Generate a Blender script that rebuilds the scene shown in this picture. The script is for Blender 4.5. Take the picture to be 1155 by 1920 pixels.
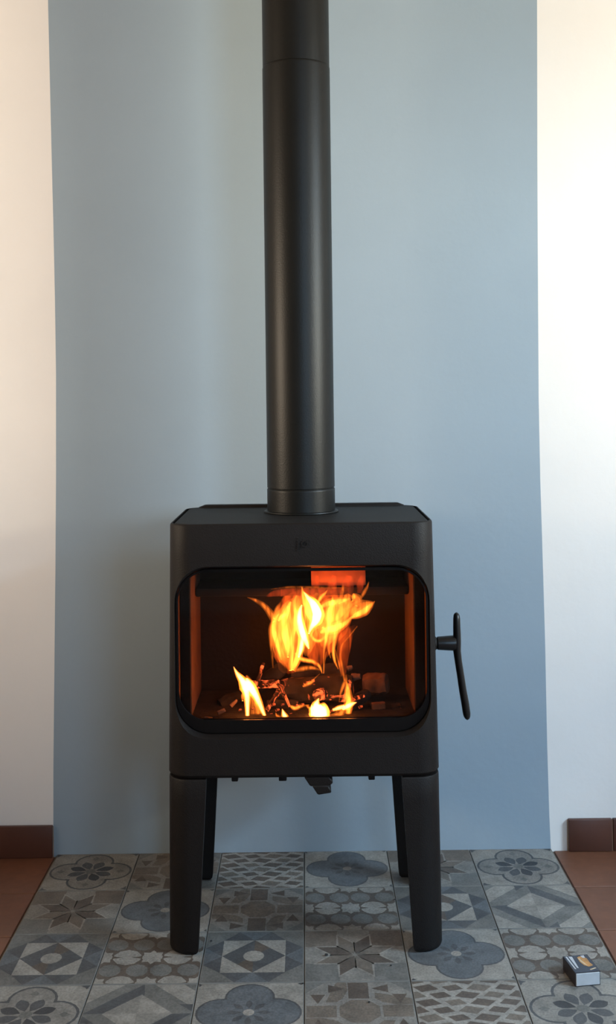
import bpy, bmesh, math, random
from mathutils import Vector, Matrix, noise as mnoise

# ------------------------------------------------------------------ clear
for o in list(bpy.data.objects):
    bpy.data.objects.remove(o, do_unlink=True)
SC = bpy.context.scene
COL = SC.collection
random.seed(7)

# ------------------------------------------------------------------ camera
F = 2060.0            # focal length in pixels of the 1155 x 1920 frame
CAM_D = 2.67          # distance from the wall
CAM_H = 1.097         # eye height
ROLL = 0.012
PX, PY = 571.0, 750.0
cam_data = bpy.data.cameras.new('camera')
cam = bpy.data.objects.new('camera', cam_data)
COL.objects.link(cam)
cam_data.sensor_width = 36.0
cam_data.sensor_fit = 'AUTO'
cam_data.lens = 36.0 * F / 1920.0
cam_data.shift_x = (577.5 - PX) / 1920.0
cam_data.shift_y = -(960.0 - PY) / 1920.0
cam_data.clip_start = 0.05
cam.matrix_world = (Matrix.Translation((0, -CAM_D, CAM_H)) @ Matrix.Rotation(ROLL, 4, 'Y')
                    @ Matrix.Rotation(math.pi / 2, 4, 'X'))
SC.camera = cam

# ------------------------------------------------------------------ view
SC.view_settings.view_transform = 'Standard'
SC.view_settings.look = 'None'
SC.view_settings.gamma = 1.0
SC.view_settings.use_curve_mapping = False
SC.view_settings.exposure = 0.0

# ------------------------------------------------------------------ world
W = bpy.data.worlds.new('world')
SC.world = W
W.use_nodes = True
wb = W.node_tree.nodes['Background']
wb.inputs['Color'].default_value = (0.55, 0.72, 1.0, 1)
wb.inputs['Strength'].default_value = 0.25

# room extents
XL, XR = -2.218, 2.192
YF = -4.0
TH = 0.3                      # wall thickness
ZC = 2.5
# windows: right-hand wall, left-hand wall, and an added fill opening behind the camera
WY0, WY1, WZ0, WZ1 = -2.1, -0.9, 1.10, 2.05
LY0, LY1, LZ0, LZ1 = -1.9, -0.8, 1.02, 2.05
FX0, FX1, FZ0, FZ1 = 1.0, 2.0, 0.92, 2.08


def area(name, loc, target, sx, sy, power, color):
    d = bpy.data.lights.new(name, 'AREA')
    d.shape = 'RECTANGLE'
    d.size, d.size_y = sx, sy
    d.energy = power
    d.color = color
    o = bpy.data.objects.new(name, d)
    COL.objects.link(o)
    o.location = loc
    v = Vector(target) - Vector(loc)
    o.rotation_euler = v.to_track_quat('-Z', 'Y').to_euler()
    return o


# daylight outside the side windows, plus an added cool fill from the front
area('daylight_right', (XR + 0.8, -1.65, 1.25), (0, -1.3, 1.35), 1.7, 0.5, 220, (1.0, 0.94, 0.76))
area('skylight_right', (XR + 0.7, -1.6, 2.2), (0.8, -1.0, 0.5), 1.6, 0.5, 270, (0.48, 0.74, 1.0))
area('daylight_left', (XL - 0.8, -1.5, 1.32), (0, -1.2, 1.35), 1.7, 0.5, 150, (1.0, 0.80, 0.60))
area('fill_front', (1.5, YF - 0.12, 1.5), (0.5, 0, 1.3), 0.95, 1.1, 50, (0.44, 0.71, 1.0))


# ------------------------------------------------------------------ helpers
def P(px, py, D):
    """world point seen at pixel (px, py) of the photograph at depth D from the camera"""
    xc = (px - PX) / F * D
    yc = -(py - PY) / F * D
    c, s = math.cos(ROLL), math.sin(ROLL)
    return Vector((c * xc + s * yc, -CAM_D + D, CAM_H - s * xc + c * yc))


def tag(o, label=None, cat=None, group=None, kind=None):
    if label: o['label'] = label
    if cat: o['category'] = cat
    if group: o['group'] = group
    if kind: o['kind'] = kind
    return o


def empty(name, loc=(0, 0, 0)):
    o = bpy.data.objects.new(name, None)
    COL.objects.link(o)
    o.location = loc
    o.empty_display_size = 0.05
    return o


def link(name, me, mats=None, parent=None, loc=(0, 0, 0), smooth=False):
    o = bpy.data.objects.new(name, me)
    COL.objects.link(o)
    if mats is not None:
        for m in (mats if isinstance(mats, (list, tuple)) else [mats]):
            me.materials.append(m)
    if parent is not None:
        o.parent = parent
        pl = Vector(parent.location)
        if parent.parent: pl = pl + Vector(parent.parent.location)
        o.location = Vector(loc) - pl
    else:
        o.location = loc
    if smooth:
        shade(me)
    return o


def shade(me, angle=40):
    for p in me.polygons: p.use_smooth = True
    bm = bmesh.new(); bm.from_mesh(me)
    a = math.radians(angle)
    for e in bm.edges:
        if len(e.link_faces) == 2:
            e.smooth = e.calc_face_angle(0) < a
    bm.to_mesh(me); bm.free()


def bm_mesh(name, bm, recalc=True):
    if recalc: bmesh.ops.recalc_face_normals(bm, faces=bm.faces)
    me = bpy.data.meshes.new(name)
    bm.to_mesh(me); bm.free()
    return me


def box_bm(bm, lo, hi, bevel=0.0, seg=2):
    r = bmesh.ops.create_cube(bm, size=1.0)
    vs = r['verts']
    for v in vs:
        v.co = Vector([lo[i] + (v.co[i] + 0.5) * (hi[i] - lo[i]) for i in range(3)])
    if bevel > 0:
        es = list({e for v in vs for e in v.link_edges})
        bmesh.ops.bevel(bm, geom=es, offset=bevel, segments=seg, profile=0.5, affect='EDGES')
    return bm


def box(name, lo, hi, mat, parent=None, bevel=0.0, seg=2):
    c = Vector(((lo[0] + hi[0]) / 2, (lo[1] + hi[1]) / 2, lo[2]))
    bm = bmesh.new()
    box_bm(bm, Vector(lo) - c, Vector(hi) - c, bevel, seg)
    return link(name, bm_mesh(name, bm), mat, parent, c, smooth=bevel > 0)


def rrect(x0, x1, y0, y1, r, n=10):
    pts = []
    for cx, cy, a0 in ((x1 - r, y0 + r, -90), (x1 - r, y1 - r, 0), (x0 + r, y1 - r, 90), (x0 + r, y0 + r, 180)):
        for k in range(n + 1):
            a = math.radians(a0 + 90 * k / n)
            pts.append((cx + r * math.cos(a), cy + r * math.sin(a)))
    return pts


def loft(bm, rings, caps=True, closed=True):
    vr = [[bm.verts.new(p) for p in ring] for ring in rings]
    for a, b in zip(vr[:-1], vr[1:]):
        n = len(a)
        for i in range(n if closed else n - 1):
            j = (i + 1) % n
            bm.faces.new((a[i], a[j], b[j], b[i]))
    if caps:
        bm.faces.new(list(reversed(vr[0])))
        bm.faces.new(vr[-1])
    return vr


def lathe(bm, prof, cx=0, cy=0, n=48):
    """profile of (r, z) around a vertical axis"""
    rings = []
    for r, z in prof:
        rings.append([(cx + r * math.cos(2 * math.pi * k / n), cy + r * math.sin(2 * math.pi * k / n), z) for k in range(n)])
    loft(bm, rings)


def boolean_cut(me, cutters):
    o = bpy.data.objects.new('cut_base', me); COL.objects.link(o)
    cs = []
    for cm in cutters:
        co = bpy.data.objects.new('cutter', cm); COL.objects.link(co); cs.append(co)
        m = o.modifiers.new('b', 'BOOLEAN'); m.object = co; m.operation = 'DIFFERENCE'; m.solver = 'EXACT'
    dg = bpy.context.evaluated_depsgraph_get(); dg.update()
    out = bpy.data.meshes.new_from_object(o.evaluated_get(dg))
    for q in [o] + cs: bpy.data.objects.remove(q, do_unlink=True)
    return out


# ------------------------------------------------------------------ materials
def nodes_of(name):
    m = bpy.data.materials.new(name)
    m.use_nodes = True
    nt = m.node_tree
    return m, nt, nt.nodes['Principled BSDF']


def N(nt, t, **kw):
    n = nt.nodes.new(t)
    for k, v in kw.items(): setattr(n, k, v)
    return n


def surf(name, col, rough=0.6, var=0.12, scale=8.0, bump=0.0, bscale=60.0, metal=0.0, spec=0.5,
         fine=0.0, rand=False, coat=0.0):
    """procedural paint / stone / metal: colour broken up by noise, fine relief by bump"""
    m, nt, b = nodes_of(name)
    b.inputs['Roughness'].default_value = rough
    b.inputs['Metallic'].default_value = metal
    b.inputs['Specular IOR Level'].default_value = spec
    b.inputs['Coat Weight'].default_value = coat
    tc = N(nt, 'ShaderNodeTexCoord')
    vec = tc.outputs['Object']
    if rand:
        oi = N(nt, 'ShaderNodeObjectInfo')
        va = N(nt, 'ShaderNodeVectorMath', operation='ADD')
        mu = N(nt, 'ShaderNodeMath', operation='MULTIPLY'); mu.inputs[1].default_value = 37.0
        nt.links.new(oi.outputs['Random'], mu.inputs[0])
        nt.links.new(tc.outputs['Object'], va.inputs[0]); nt.links.new(mu.outputs[0], va.inputs[1])
        vec = va.outputs[0]
    n1 = N(nt, 'ShaderNodeTexNoise'); n1.inputs['Scale'].default_value = scale
    n1.inputs['Detail'].default_value = 5; n1.inputs['Roughness'].default_value = 0.6
    nt.links.new(vec, n1.inputs['Vector'])
    rp = N(nt, 'ShaderNodeValToRGB')
    rp.color_ramp.elements[0].position = 0.3; rp.color_ramp.elements[1].position = 0.7
    rp.color_ramp.elements[0].color = tuple(c * (1 - var) for c in col) + (1,)
    rp.color_ramp.elements[1].color = tuple(min(1, c * (1 + var)) for c in col) + (1,)
    nt.links.new(n1.outputs['Fac'], rp.inputs['Fac'])
    out = rp.outputs['Color']
    if fine > 0:
        n3 = N(nt, 'ShaderNodeTexNoise'); n3.inputs['Scale'].default_value = scale * 9; n3.inputs['Detail'].default_value = 3
        nt.links.new(vec, n3.inputs['Vector'])
        r3 = N(nt, 'ShaderNodeValToRGB'); r3.color_ramp.elements[0].position = 0.35; r3.color_ramp.elements[1].position = 0.65
        r3.color_ramp.elements[0].color = (1 - fine,) * 3 + (1,); r3.color_ramp.elements[1].color = (1, 1, 1, 1)
        nt.links.new(n3.outputs['Fac'], r3.inputs['Fac'])
        mx = N(nt, 'ShaderNodeMix', data_type='RGBA', blend_type='MULTIPLY'); mx.inputs[0].default_value = 1.0
        nt.links.new(out, mx.inputs[6]); nt.links.new(r3.outputs['Color'], mx.inputs[7]); out = mx.outputs[2]
    if rand:
        hv = N(nt, 'ShaderNodeHueSaturation')
        mr = N(nt, 'ShaderNodeMapRange'); mr.inputs['To Min'].default_value = 0.93; mr.inputs['To Max'].default_value = 1.07
        nt.links.new(oi.outputs['Random'], mr.inputs['Value']); nt.links.new(mr.outputs['Result'], hv.inputs['Value'])
        nt.links.new(out, hv.inputs['Color']); out = hv.outputs['Color']
    nt.links.new(out, b.inputs['Base Color'])
    if bump > 0:
        n2 = N(nt, 'ShaderNodeTexNoise'); n2.inputs['Scale'].default_value = bscale; n2.inputs['Detail'].default_value = 4
        nt.links.new(vec, n2.inputs['Vector'])
        bp = N(nt, 'ShaderNodeBump'); bp.inputs['Strength'].default_value = bump; bp.inputs['Distance'].default_value = 0.002
        nt.links.new(n2.outputs['Fac'], bp.inputs['Height']); nt.links.new(bp.outputs['Normal'], b.inputs['Normal'])
    return m


M = {}
M['white_wall'] = surf('white_wall_paint', (0.80, 0.75, 0.705), 0.75, 0.03, 2.5, 0.25, 45, spec=0.2)
M['blue_wall'] = surf('grey_blue_wall_paint', (0.292, 0.352, 0.402), 0.7, 0.03, 2.5, 0.25, 45, spec=0.25)
M['ceiling'] = surf('ceiling_wood', (0.34, 0.26, 0.19), 0.7, 0.1)
M['far_wall'] = surf('warm_wall_paint', (0.36, 0.31, 0.26), 0.75, 0.05)
M['grout'] = surf('sandy_grey_grout', (0.25, 0.205, 0.165), 0.9, 0.15, 30, 0.4, 200)
M['terra'] = surf('terracotta', (0.165, 0.062, 0.031), 0.48, 0.16, 6, 0.15, 60, rand=True, fine=0.12)
M['terra_base'] = surf('terracotta_skirting', (0.085, 0.029, 0.017), 0.4, 0.14, 8, 0.1, 60, rand=True)
M['terra_grout'] = surf('sandy_grout', (0.34, 0.22, 0.15), 0.9, 0.12, 30)
M['tile_edge'] = surf('tile_edge', (0.17, 0.16, 0.145), 0.7, 0.1, 20)
for k, c in dict(cream=(0.270, 0.245, 0.212), pale=(0.218, 0.199, 0.174), taupe=(0.150, 0.121, 0.096), brown=(0.104, 0.079, 0.062),
                 grey=(0.148, 0.140, 0.126), bluegrey=(0.112, 0.117, 0.122), slate=(0.078, 0.077, 0.078), dark=(0.050, 0.050, 0.052)).items():
    M[k] = surf('tile_print_' + k, c, 0.52, 0.24, 26, 0.0, rand=True, fine=0.30)
M['iron'] = surf('black_cast_iron', (0.0078, 0.0056, 0.0048), 0.55, 0.10, 25, 0.3, 420, spec=0.2)
M['iron_top'] = surf('black_iron_top', (0.0075, 0.0064, 0.006), 0.6, 0.10, 25, 0.3, 420, spec=0.24)
M['pipe'] = surf('black_flue_paint', (0.006, 0.006, 0.0055), 0.42, 0.08, 12, 0.12, 300, spec=0.22)
M['handle'] = surf('black_handle_paint', (0.007, 0.0065, 0.0065), 0.34, 0.1, 25, 0.0, spec=0.35)
M['door'] = surf('black_door_enamel', (0.004, 0.0033, 0.0032), 0.4, 0.1, 25, 0.0, spec=0.15)
M['firebox'] = surf('sooty_iron', (0.007, 0.0055, 0.005), 0.8, 0.3, 18, 0.5, 120, spec=0.2)
M['brick'] = surf('firebrick', (0.10, 0.052, 0.034), 0.85, 0.25, 14, 0.4, 90, spec=0.2)
M['ash'] = surf('ash_bed', (0.016, 0.013, 0.012), 0.95, 0.4, 40, 0.8, 150, spec=0.1)
M['firelit_brick'] = surf('firelit_firebrick', (0.42, 0.12, 0.05), 0.85, 0.25, 14, 0.4, 90, spec=0.2)  # firebrick copy with the fire's orange light put into its colour
M['baffle'] = surf('shaded_baffle', (0.014, 0.010, 0.008), 0.85, 0.25, 14, 0.4, 90, spec=0.2)  # firebrick copy darkened; dimness away from the flames is in the colour
M['seal'] = surf('door_seal', (0.01, 0.01, 0.01), 0.9)


def glass_mat(name, tint=(0.93, 0.90, 0.88), ior=1.35):
    m, nt, b = nodes_of(name)
    nt.nodes.remove(b)
    out = nt.nodes['Material Output']
    tr = N(nt, 'ShaderNodeBsdfTransparent'); tr.inputs['Color'].default_value = tint + (1,)
    gl = N(nt, 'ShaderNodeBsdfGlossy'); gl.inputs['Roughness'].default_value = 0.03
    n = N(nt, 'ShaderNodeTexNoise'); n.inputs['Scale'].default_value = 6
    fr = N(nt, 'ShaderNodeFresnel'); fr.inputs['IOR'].default_value = ior
    mx = N(nt, 'ShaderNodeMixShader')
    nt.links.new(fr.outputs[0], mx.inputs[0]); nt.links.new(tr.outputs[0], mx.inputs[1]); nt.links.new(gl.outputs[0], mx.inputs[2])
    mr = N(nt, 'ShaderNodeMapRange'); mr.inputs['To Min'].default_value = 0.02; mr.inputs['To Max'].default_value = 0.06
    nt.links.new(n.outputs['Fac'], mr.inputs['Value']); nt.links.new(mr.outputs['Result'], gl.inputs['Roughness'])
    nt.links.new(mx.outputs[0], out.inputs['Surface'])
    return m


M['stove_glass'] = glass_mat('stove_glass')
M['window_glass'] = glass_mat('window_glass', (0.97, 0.98, 0.98), 1.2)


def flame_mat(name, S, lo=0.36, hi=0.68, floor=0.08, col=(1.0, 0.20, 0.018), sc=(70, 70, 20)):
    m, nt, b = nodes_of(name)
    nt.nodes.remove(b)
    out = nt.nodes['Material Output']
    tc = N(nt, 'ShaderNodeTexCoord')
    mp = N(nt, 'ShaderNodeMapping'); mp.inputs['Scale'].default_value = sc
    nt.links.new(tc.outputs['Object'], mp.inputs['Vector'])
    n = N(nt, 'ShaderNodeTexNoise'); n.inputs['Scale'].default_value = 1.0; n.inputs['Detail'].default_value = 2.5
    n.inputs['Distortion'].default_value = 0.7
    nt.links.new(mp.outputs[0], n.inputs['Vector'])
    mr = N(nt, 'ShaderNodeMapRange', interpolation_type='SMOOTHSTEP')
    mr.inputs['From Min'].default_value = lo; mr.inputs['From Max'].default_value = hi
    mr.inputs['To Min'].default_value = floor * S; mr.inputs['To Max'].default_value = S
    nt.links.new(n.outputs['Fac'], mr.inputs['Value'])
    em = N(nt, 'ShaderNodeEmission'); em.inputs['Color'].default_value = col + (1,)
    nt.links.new(mr.outputs['Result'], em.inputs['Strength'])
    nt.links.new(em.outputs[0], out.inputs['Volume'])
    return m


FL_COL = (1.0, 0.20, 0.018)
M['flame_red'] = flame_mat('flame_red', 75, 0.35, 0.68, 0.25, (1.0, 0.085, 0.012), (80, 80, 20))
M['flame_body'] = flame_mat('flame_body', 62, 0.42, 0.70, 0.06, (1.0, 0.11, 0.012), (75, 75, 18))
M['flame_haze'] = flame_mat('flame_haze', 210, 0.40, 0.72, 0.12, FL_COL, (85, 85, 20))
M['flame_orange'] = flame_mat('flame_orange', 75, 0.33, 0.66, 0.22, FL_COL, (95, 95, 22))
M['flame_orange_core'] = flame_mat('flame_orange_core', 190, 0.35, 0.66, 0.15, FL_COL, (95, 95, 22))
M['flame_yellow'] = flame_mat('flame_yellow', 120, 0.33, 0.66, 0.25, FL_COL, (95, 95, 22))
M['flame_yellow_core'] = flame_mat('flame_yellow_core', 620, 0.33, 0.64, 0.22, FL_COL, (95, 95, 22))
M['flame_white'] = flame_mat('flame_white', 480, 0.3, 0.6, 0.4, FL_COL, (60, 60, 22))
M['flame_white_core'] = flame_mat('flame_white_core', 1900, 0.25, 0.55, 0.5, (1.0, 0.34, 0.07), (60, 60, 22))


def char_mat(name, base, glow, thr=0.60, scale=38):
    """burnt wood: dark bark with glowing cracks"""
    m, nt, b = nodes_of(name)
    b.inputs['Roughness'].default_value = 0.9
    b.inputs['Specular IOR Level'].default_value = 0.15
    tc = N(nt, 'ShaderNodeTexCoord')
    n = N(nt, 'ShaderNodeTexNoise'); n.inputs['Scale'].default_value = scale; n.inputs['Detail'].default_value = 4
    nt.links.new(tc.outputs['Object'], n.inputs['Vector'])
    rp = N(nt, 'ShaderNodeValToRGB')
    rp.color_ramp.elements[0].position = 0.35; rp.color_ramp.elements[1].position = 0.7
    rp.color_ramp.elements[0].color = tuple(c * 0.4 for c in base) + (1,)
    rp.color_ramp.elements[1].color = tuple(base) + (1,)
    nt.links.new(n.outputs['Fac'], rp.inputs['Fac']); nt.links.new(rp.outputs[0], b.inputs['Base Color'])
    bp = N(nt, 'ShaderNodeBump'); bp.inputs['Strength'].default_value = 0.8; bp.inputs['Distance'].default_value = 0.004
    nt.links.new(n.outputs['Fac'], bp.inputs['Height']); nt.links.new(bp.outputs[0], b.inputs['Normal'])
    if glow > 0:
        n2 = N(nt, 'ShaderNodeTexNoise'); n2.inputs['Scale'].default_value = scale * 0.7; n2.inputs['Detail'].default_value = 3
        n2.inputs['Distortion'].default_value = 1.2
        nt.links.new(tc.outputs['Object'], n2.inputs['Vector'])
        mr = N(nt, 'ShaderNodeMapRange'); mr.inputs['From Min'].default_value = thr; mr.inputs['From Max'].default_value = thr + 0.12
        mr.inputs['To Min'].default_value = 0.0; mr.inputs['To Max'].default_value = glow
        nt.links.new(n2.outputs['Fac'], mr.inputs['Value'])
        b.inputs['Emission Color'].default_value = (1.0, 0.13, 0.03, 1)
        nt.links.new(mr.outputs['Result'], b.inputs['Emission Strength'])
    return m


M['char'] = char_mat('charred_wood', (0.030, 0.022, 0.018), 2.2, 0.575)
M['char_dark'] = char_mat('black_charred_wood', (0.03, 0.024, 0.022), 0.5, 0.66)
M['char_glow'] = char_mat('glowing_wood', (0.05, 0.025, 0.016), 2.2, 0.46, 75)
M['wood_brown'] = char_mat('scorched_wood', (0.14, 0.07, 0.04), 0.25, 0.58)
M['wood_pale'] = char_mat('ashy_wood', (0.20, 0.12, 0.085), 0.0)
M['ember'] = char_mat('ember', (0.06, 0.02, 0.012), 1.6, 0.45, 90)

# ------------------------------------------------------------------ the room
G = 0.2                      # tile module
TX0 = -0.6136                # left edge of the patterned hearth
NCOL, NROW = 6, 5
TX1 = TX0 + NCOL * G
TERRA_Z = -0.004


def fill_quads(name, quads, mats, idx=None, kind='structure'):
    me = bpy.data.meshes.new(name)
    vs, fs = [], []
    for q in quads:
        fs.append(tuple(range(len(vs), len(vs) + len(q)))); vs += [tuple(v) for v in q]
    me.from_pydata(vs, [], fs)
    o = link(name, me, mats)
    if idx:
        for p, i in zip(me.polygons, idx): p.material_index = i
    return tag(o, kind=kind)


floor = box('floor', (XL - TH, YF - TH, -0.10), (XR + TH, 0.1, -0.0075), M['grout'])
tag(floor, 'floor of terracotta tiles around a patterned hearth', 'floor', kind='structure')
ceil = box('ceiling', (XL - TH, YF - TH, ZC), (XR + TH, 0.1, ZC + 0.1), M['ceiling'])
tag(ceil, 'brown wooden ceiling', 'ceiling', kind='structure')

# back wall: white plaster with a broad grey-blue painted band, its edges cut in by hand
EL = [(90, 0), (93, 130), (97, 300), (100, 420), (103, 560), (105, 700), (105, 900), (104, 1050), (102, 1250), (100, 1450), (100, 1606)]
ER = [(1007, 0), (1007.5, 300), (1008.5, 500), (1010, 750), (1013, 900), (1017, 1030), (1022, 1200), (1026, 1400), (1030, 1530), (1033, 1594)]


def edge_line(pts):
    w = [P(x, y, CAM_D) for x, y in pts]
    out = [(w[0].x + (w[0].x - w[1].x) * 0.5, ZC)] + [(v.x, v.z) for v in w] + [(w[-1].x, -0.09)]
    return out


def interp_line(line, z):
    for (xa, za), (xb, zb) in zip(line[:-1], line[1:]):
        if za >= z >= zb:
            t = 0 if za == zb else (za - z) / (za - zb)
            return xa + (xb - xa) * t
    return line[-1][0]


LL, RL = edge_line(EL), edge_line(ER)
zs = sorted({round(z, 4) for _, z in LL + RL}, reverse=True)
bm = bmesh.new()
rows = []
for z in zs:
    rows.append([bm.verts.new((x, 0, z)) for x in (XL - TH, interp_line(LL, z), interp_line(RL, z), XR + TH)])
for a, b in zip(rows[:-1], rows[1:]):
    for k in range(3):
        f = bm.faces.new((a[k], b[k], b[k + 1], a[k + 1])); f.material_index = 1 if k == 1 else 0
ret = bmesh.ops.extrude_face_region(bm, geom=list(bm.faces))
for v in [g for g in ret['geom'] if isinstance(g, bmesh.types.BMVert)]: v.co.y += 0.1
wall_back = link('wall_back', bm_mesh('wall_back', bm), [M['white_wall'], M['blue_wall']])
tag(wall_back, 'white back wall with a broad grey-blue painted band behind the stove', 'wall', kind='structure')

def wall_with_opening(name, side, a0, a1, z0, z1, mat, label):
    bm = bmesh.new()
    if side == 'x':
        xa, xb = (XR, XR + TH) if name == 'wall_right' else (XL - TH, XL)
        for ya, yb_, za, zb_ in ((YF - TH, a0, -0.1, ZC), (a1, 0.0, -0.1, ZC), (a0, a1, -0.1, z0), (a0, a1, z1, ZC)):
            box_bm(bm, (xa, ya, za), (xb, yb_, zb_))
    else:
        for xa, xb, za, zb_ in ((XL, a0, -0.1, ZC), (a1, XR, -0.1, ZC), (a0, a1, -0.1, z0), (a0, a1, z1, ZC)):
            box_bm(bm, (xa, YF - TH, za), (xb, YF, zb_))
    return tag(link(name, bm_mesh(name, bm), mat), label, 'wall', kind='structure')


wall_with_opening('wall_right', 'x', WY0, WY1, WZ0, WZ1, M['white_wall'], 'white side wall with a window right of the stove')
wall_with_opening('wall_left', 'x', LY0, LY1, LZ0, LZ1, M['far_wall'], 'beige side wall with a window left of the stove')
wall_with_opening('wall_front', 'y', FX0, FX1, FZ0, FZ1, M['far_wall'], 'beige wall with an added fill window facing the stove')
M['window_frame'] = surf('white_window_frame', (0.75, 0.74, 0.72), 0.4, 0.02)


def window(name, side, c, a0, a1, z0, z1, label):
    mid = (a0 + a1) / 2
    w = empty(name, (c, mid, z0) if side == 'x' else (mid, c, z0))
    tag(w, label, 'window', kind='structure')

    def bx(nm, p0, p1, q0, q1, d, mat, bev=0.004):
        if side == 'x': box(nm, (c - d, p0, q0), (c + d, p1, q1), mat, w, bev)
        else: box(nm, (p0, c - d, q0), (p1, c + d, q1), mat, w, bev)
    e = 0.045
    bx('frame_rail', a0, a1, z0, z0 + e, 0.025, M['window_frame']); bx('frame_rail', a0, a1, z1 - e, z1, 0.025, M['window_frame'])
    bx('frame_stile', a0, a0 + e, z0 + e, z1 - e, 0.025, M['window_frame']); bx('frame_stile', a1 - e, a1, z0 + e, z1 - e, 0.025, M['window_frame'])
    bx('pane', a0 + e, a1 - e, z0 + e, z1 - e, 0.002, M['window_glass'], 0)


window('window_1', 'x', XR + 0.12, WY0, WY1, WZ0, WZ1, 'white framed window in the right-hand wall')
window('window_2', 'x', XL - 0.12, LY0, LY1, LZ0, LZ1, 'white framed window in the left-hand wall')
window('fill_window', 'y', YF - 0.06, FX0, FX1, FZ0, FZ1, 'added white framed fill window in the wall facing the stove')  # unseen window added to carry the cool front fill

# ---- terracotta floor tiles (children of the floor, shared mesh)
bm = bmesh.new()
box_bm(bm, (-G / 2 + 0.0016, -G / 2 + 0.0016, -0.016), (G / 2 - 0.0016, G / 2 - 0.0016, 0), 0.0015, 1)
terra_me = bm_mesh('terracotta_tile', bm); terra_me.materials.append(M['terra'])
OFF = 0.004


def put(name, me, x, y, z, parent):
    o = bpy.data.objects.new(name, me); COL.objects.link(o)
    o.parent = parent; o.location = Vector((x, y, z)) - Vector(parent.location)
    return o


nrow_all = int(round(-YF / G))
rest = []
for r in range(nrow_all):
    y = -G / 2 - r * G - 0.002
    xsn = [TX0 - OFF - G / 2 - k * G for k in range(8)] + [TX1 + OFF + G / 2 + k * G for k in range(8)]
    if r >= NROW: xsn += [TX0 + G / 2 + k * G for k in range(NCOL)]
    for x in xsn:
        if r < 14: put('terracotta_tile', terra_me, x, y, TERRA_Z, floor)
        else: rest.append((x, y))
bm = bmesh.new()
for x, y in rest:
    box_bm(bm, (x - G / 2 + 0.0016, max(y - G / 2 + 0.0016, YF), TERRA_Z - 0.016), (x + G / 2 - 0.0016, y + G / 2 - 0.0016, TERRA_Z))
ro = link('terracotta_tiling', bm_mesh('terracotta_tiling', bm), M['terra'], floor)
ro['kind'] = 'stuff'

# ---- patterned hearth tiles: printed shapes laid on each tile
TN = ['tile_edge', 'cream', 'pale', 'taupe', 'brown', 'grey', 'bluegrey', 'slate', 'dark']
TI = {n: i for i, n in enumerate(TN)}
HALF = G / 2 - 0.0008


def clip(poly):
    for ax, sg in ((0, 1), (0, -1), (1, 1), (1, -1)):
        out = []
        n = len(poly)
        for i in range(n):
            a, b = poly[i], poly[(i + 1) % n]
            ia, ib = a[ax] * sg <= 0.985, b[ax] * sg <= 0.985
            if ia: out.append(a)
            if ia != ib:
                t = (0.985 * sg - a[ax]) / (b[ax] - a[ax])
                out.append((a[0] + (b[0] - a[0]) * t, a[1] + (b[1] - a[1]) * t))
        poly = out
        if len(poly) < 3: return None
    return poly


def ell(cx, cy, a, b, ang=0, n=14):
    c, s = math.cos(ang), math.sin(ang)
    return [(cx + a * math.cos(t) * c - b * math.sin(t) * s, cy + a * math.cos(t) * s + b * math.sin(t) * c)
            for t in [2 * math.pi * k / n for k in range(n)]]


def petal(r0, r1, w, ang, n=8):
    pts = []
    for sgn in (1, -1):
        for k in range(n):
            t = k / (n - 1) if sgn > 0 else 1 - k / (n - 1)
            if sgn < 0 and k in (0, n - 1): continue
            r = r0 + (r1 - r0) * t
            q = sgn * w * math.sin(math.pi * t ** 1.25) ** 0.8 if 0 < t < 1 else 0
            pts.append((r * math.cos(ang) - q * math.sin(ang), r * math.sin(ang) + q * math.cos(ang)))
    return pts


def quatre(R, n=11):
    pts = []
    for q in range(4):
        for k in range(n):
            th = math.radians(-45 + 90 * k / n)
            r = 0.5 * math.cos(th) + math.sqrt(max(0, R * R - 0.25 * math.sin(th) ** 2))
            a = th + q * math.pi / 2
            pts.append((r * math.cos(a), r * math.sin(a)))
    return pts


def rot(poly, k):
    a = math.pi / 2 * k
    c, s = round(math.cos(a)), round(math.sin(a))
    return [(x * c - y * s, x * s + y * c) for x, y in poly]


def star(cx, cy, R, r, n=8, a0=0):
    return [(cx + (R if k % 2 == 0 else r) * math.cos(a0 + math.pi * k / n), cy + (R if k % 2 == 0 else r) * math.sin(a0 + math.pi * k / n)) for k in range(2 * n)]


def pat_daisy():
    L = [('cream', [[(-1, -1), (1, -1), (1, 1), (-1, 1)]])]
    L.append(('slate', [quatre(0.468)])); L.append(('pale', [quatre(0.416)]))
    l2, l3 = [], []
    for k in range(8):
        (l2 if k % 3 else l3).append(petal(0.12, 0.55, 0.125, math.radians(22.5 + 45 * k)))
    L.append(('slate', l2)); L.append(('dark', l3))
    L.append(('grey', [rot([(0.6, 0), (0.7, 0.09), (0.82, 0), (0.7, -0.09)], k) for k in range(4)] + [ell(0, 0, 0.12, 0.12)]))
    L.append(('slate', [rot([(0.99, 0.99), (0.80, 0.97), (0.9, 0.91), (0.94, 0.84)], k) for k in range(4)]))
    return L


def pat_blue():
    L = [('cream', [[(-1, -1), (1, -1), (1, 1), (-1, 1)]])]
    L.append(('slate', [quatre(0.468)])); L.append(('bluegrey', [quatre(0.428)]))
    L.append(('slate', [petal(0.13, 0.40, 0.062, math.radians(45 * k)) for k in range(8)]))
    L.append(('cream', [ell(0, 0, 0.105, 0.105)]))
    L.append(('dark', [rot([(0.99, 0.99), (0.88, 0.97), (0.95, 0.92)], k) for k in range(4)]))
    return L


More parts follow.
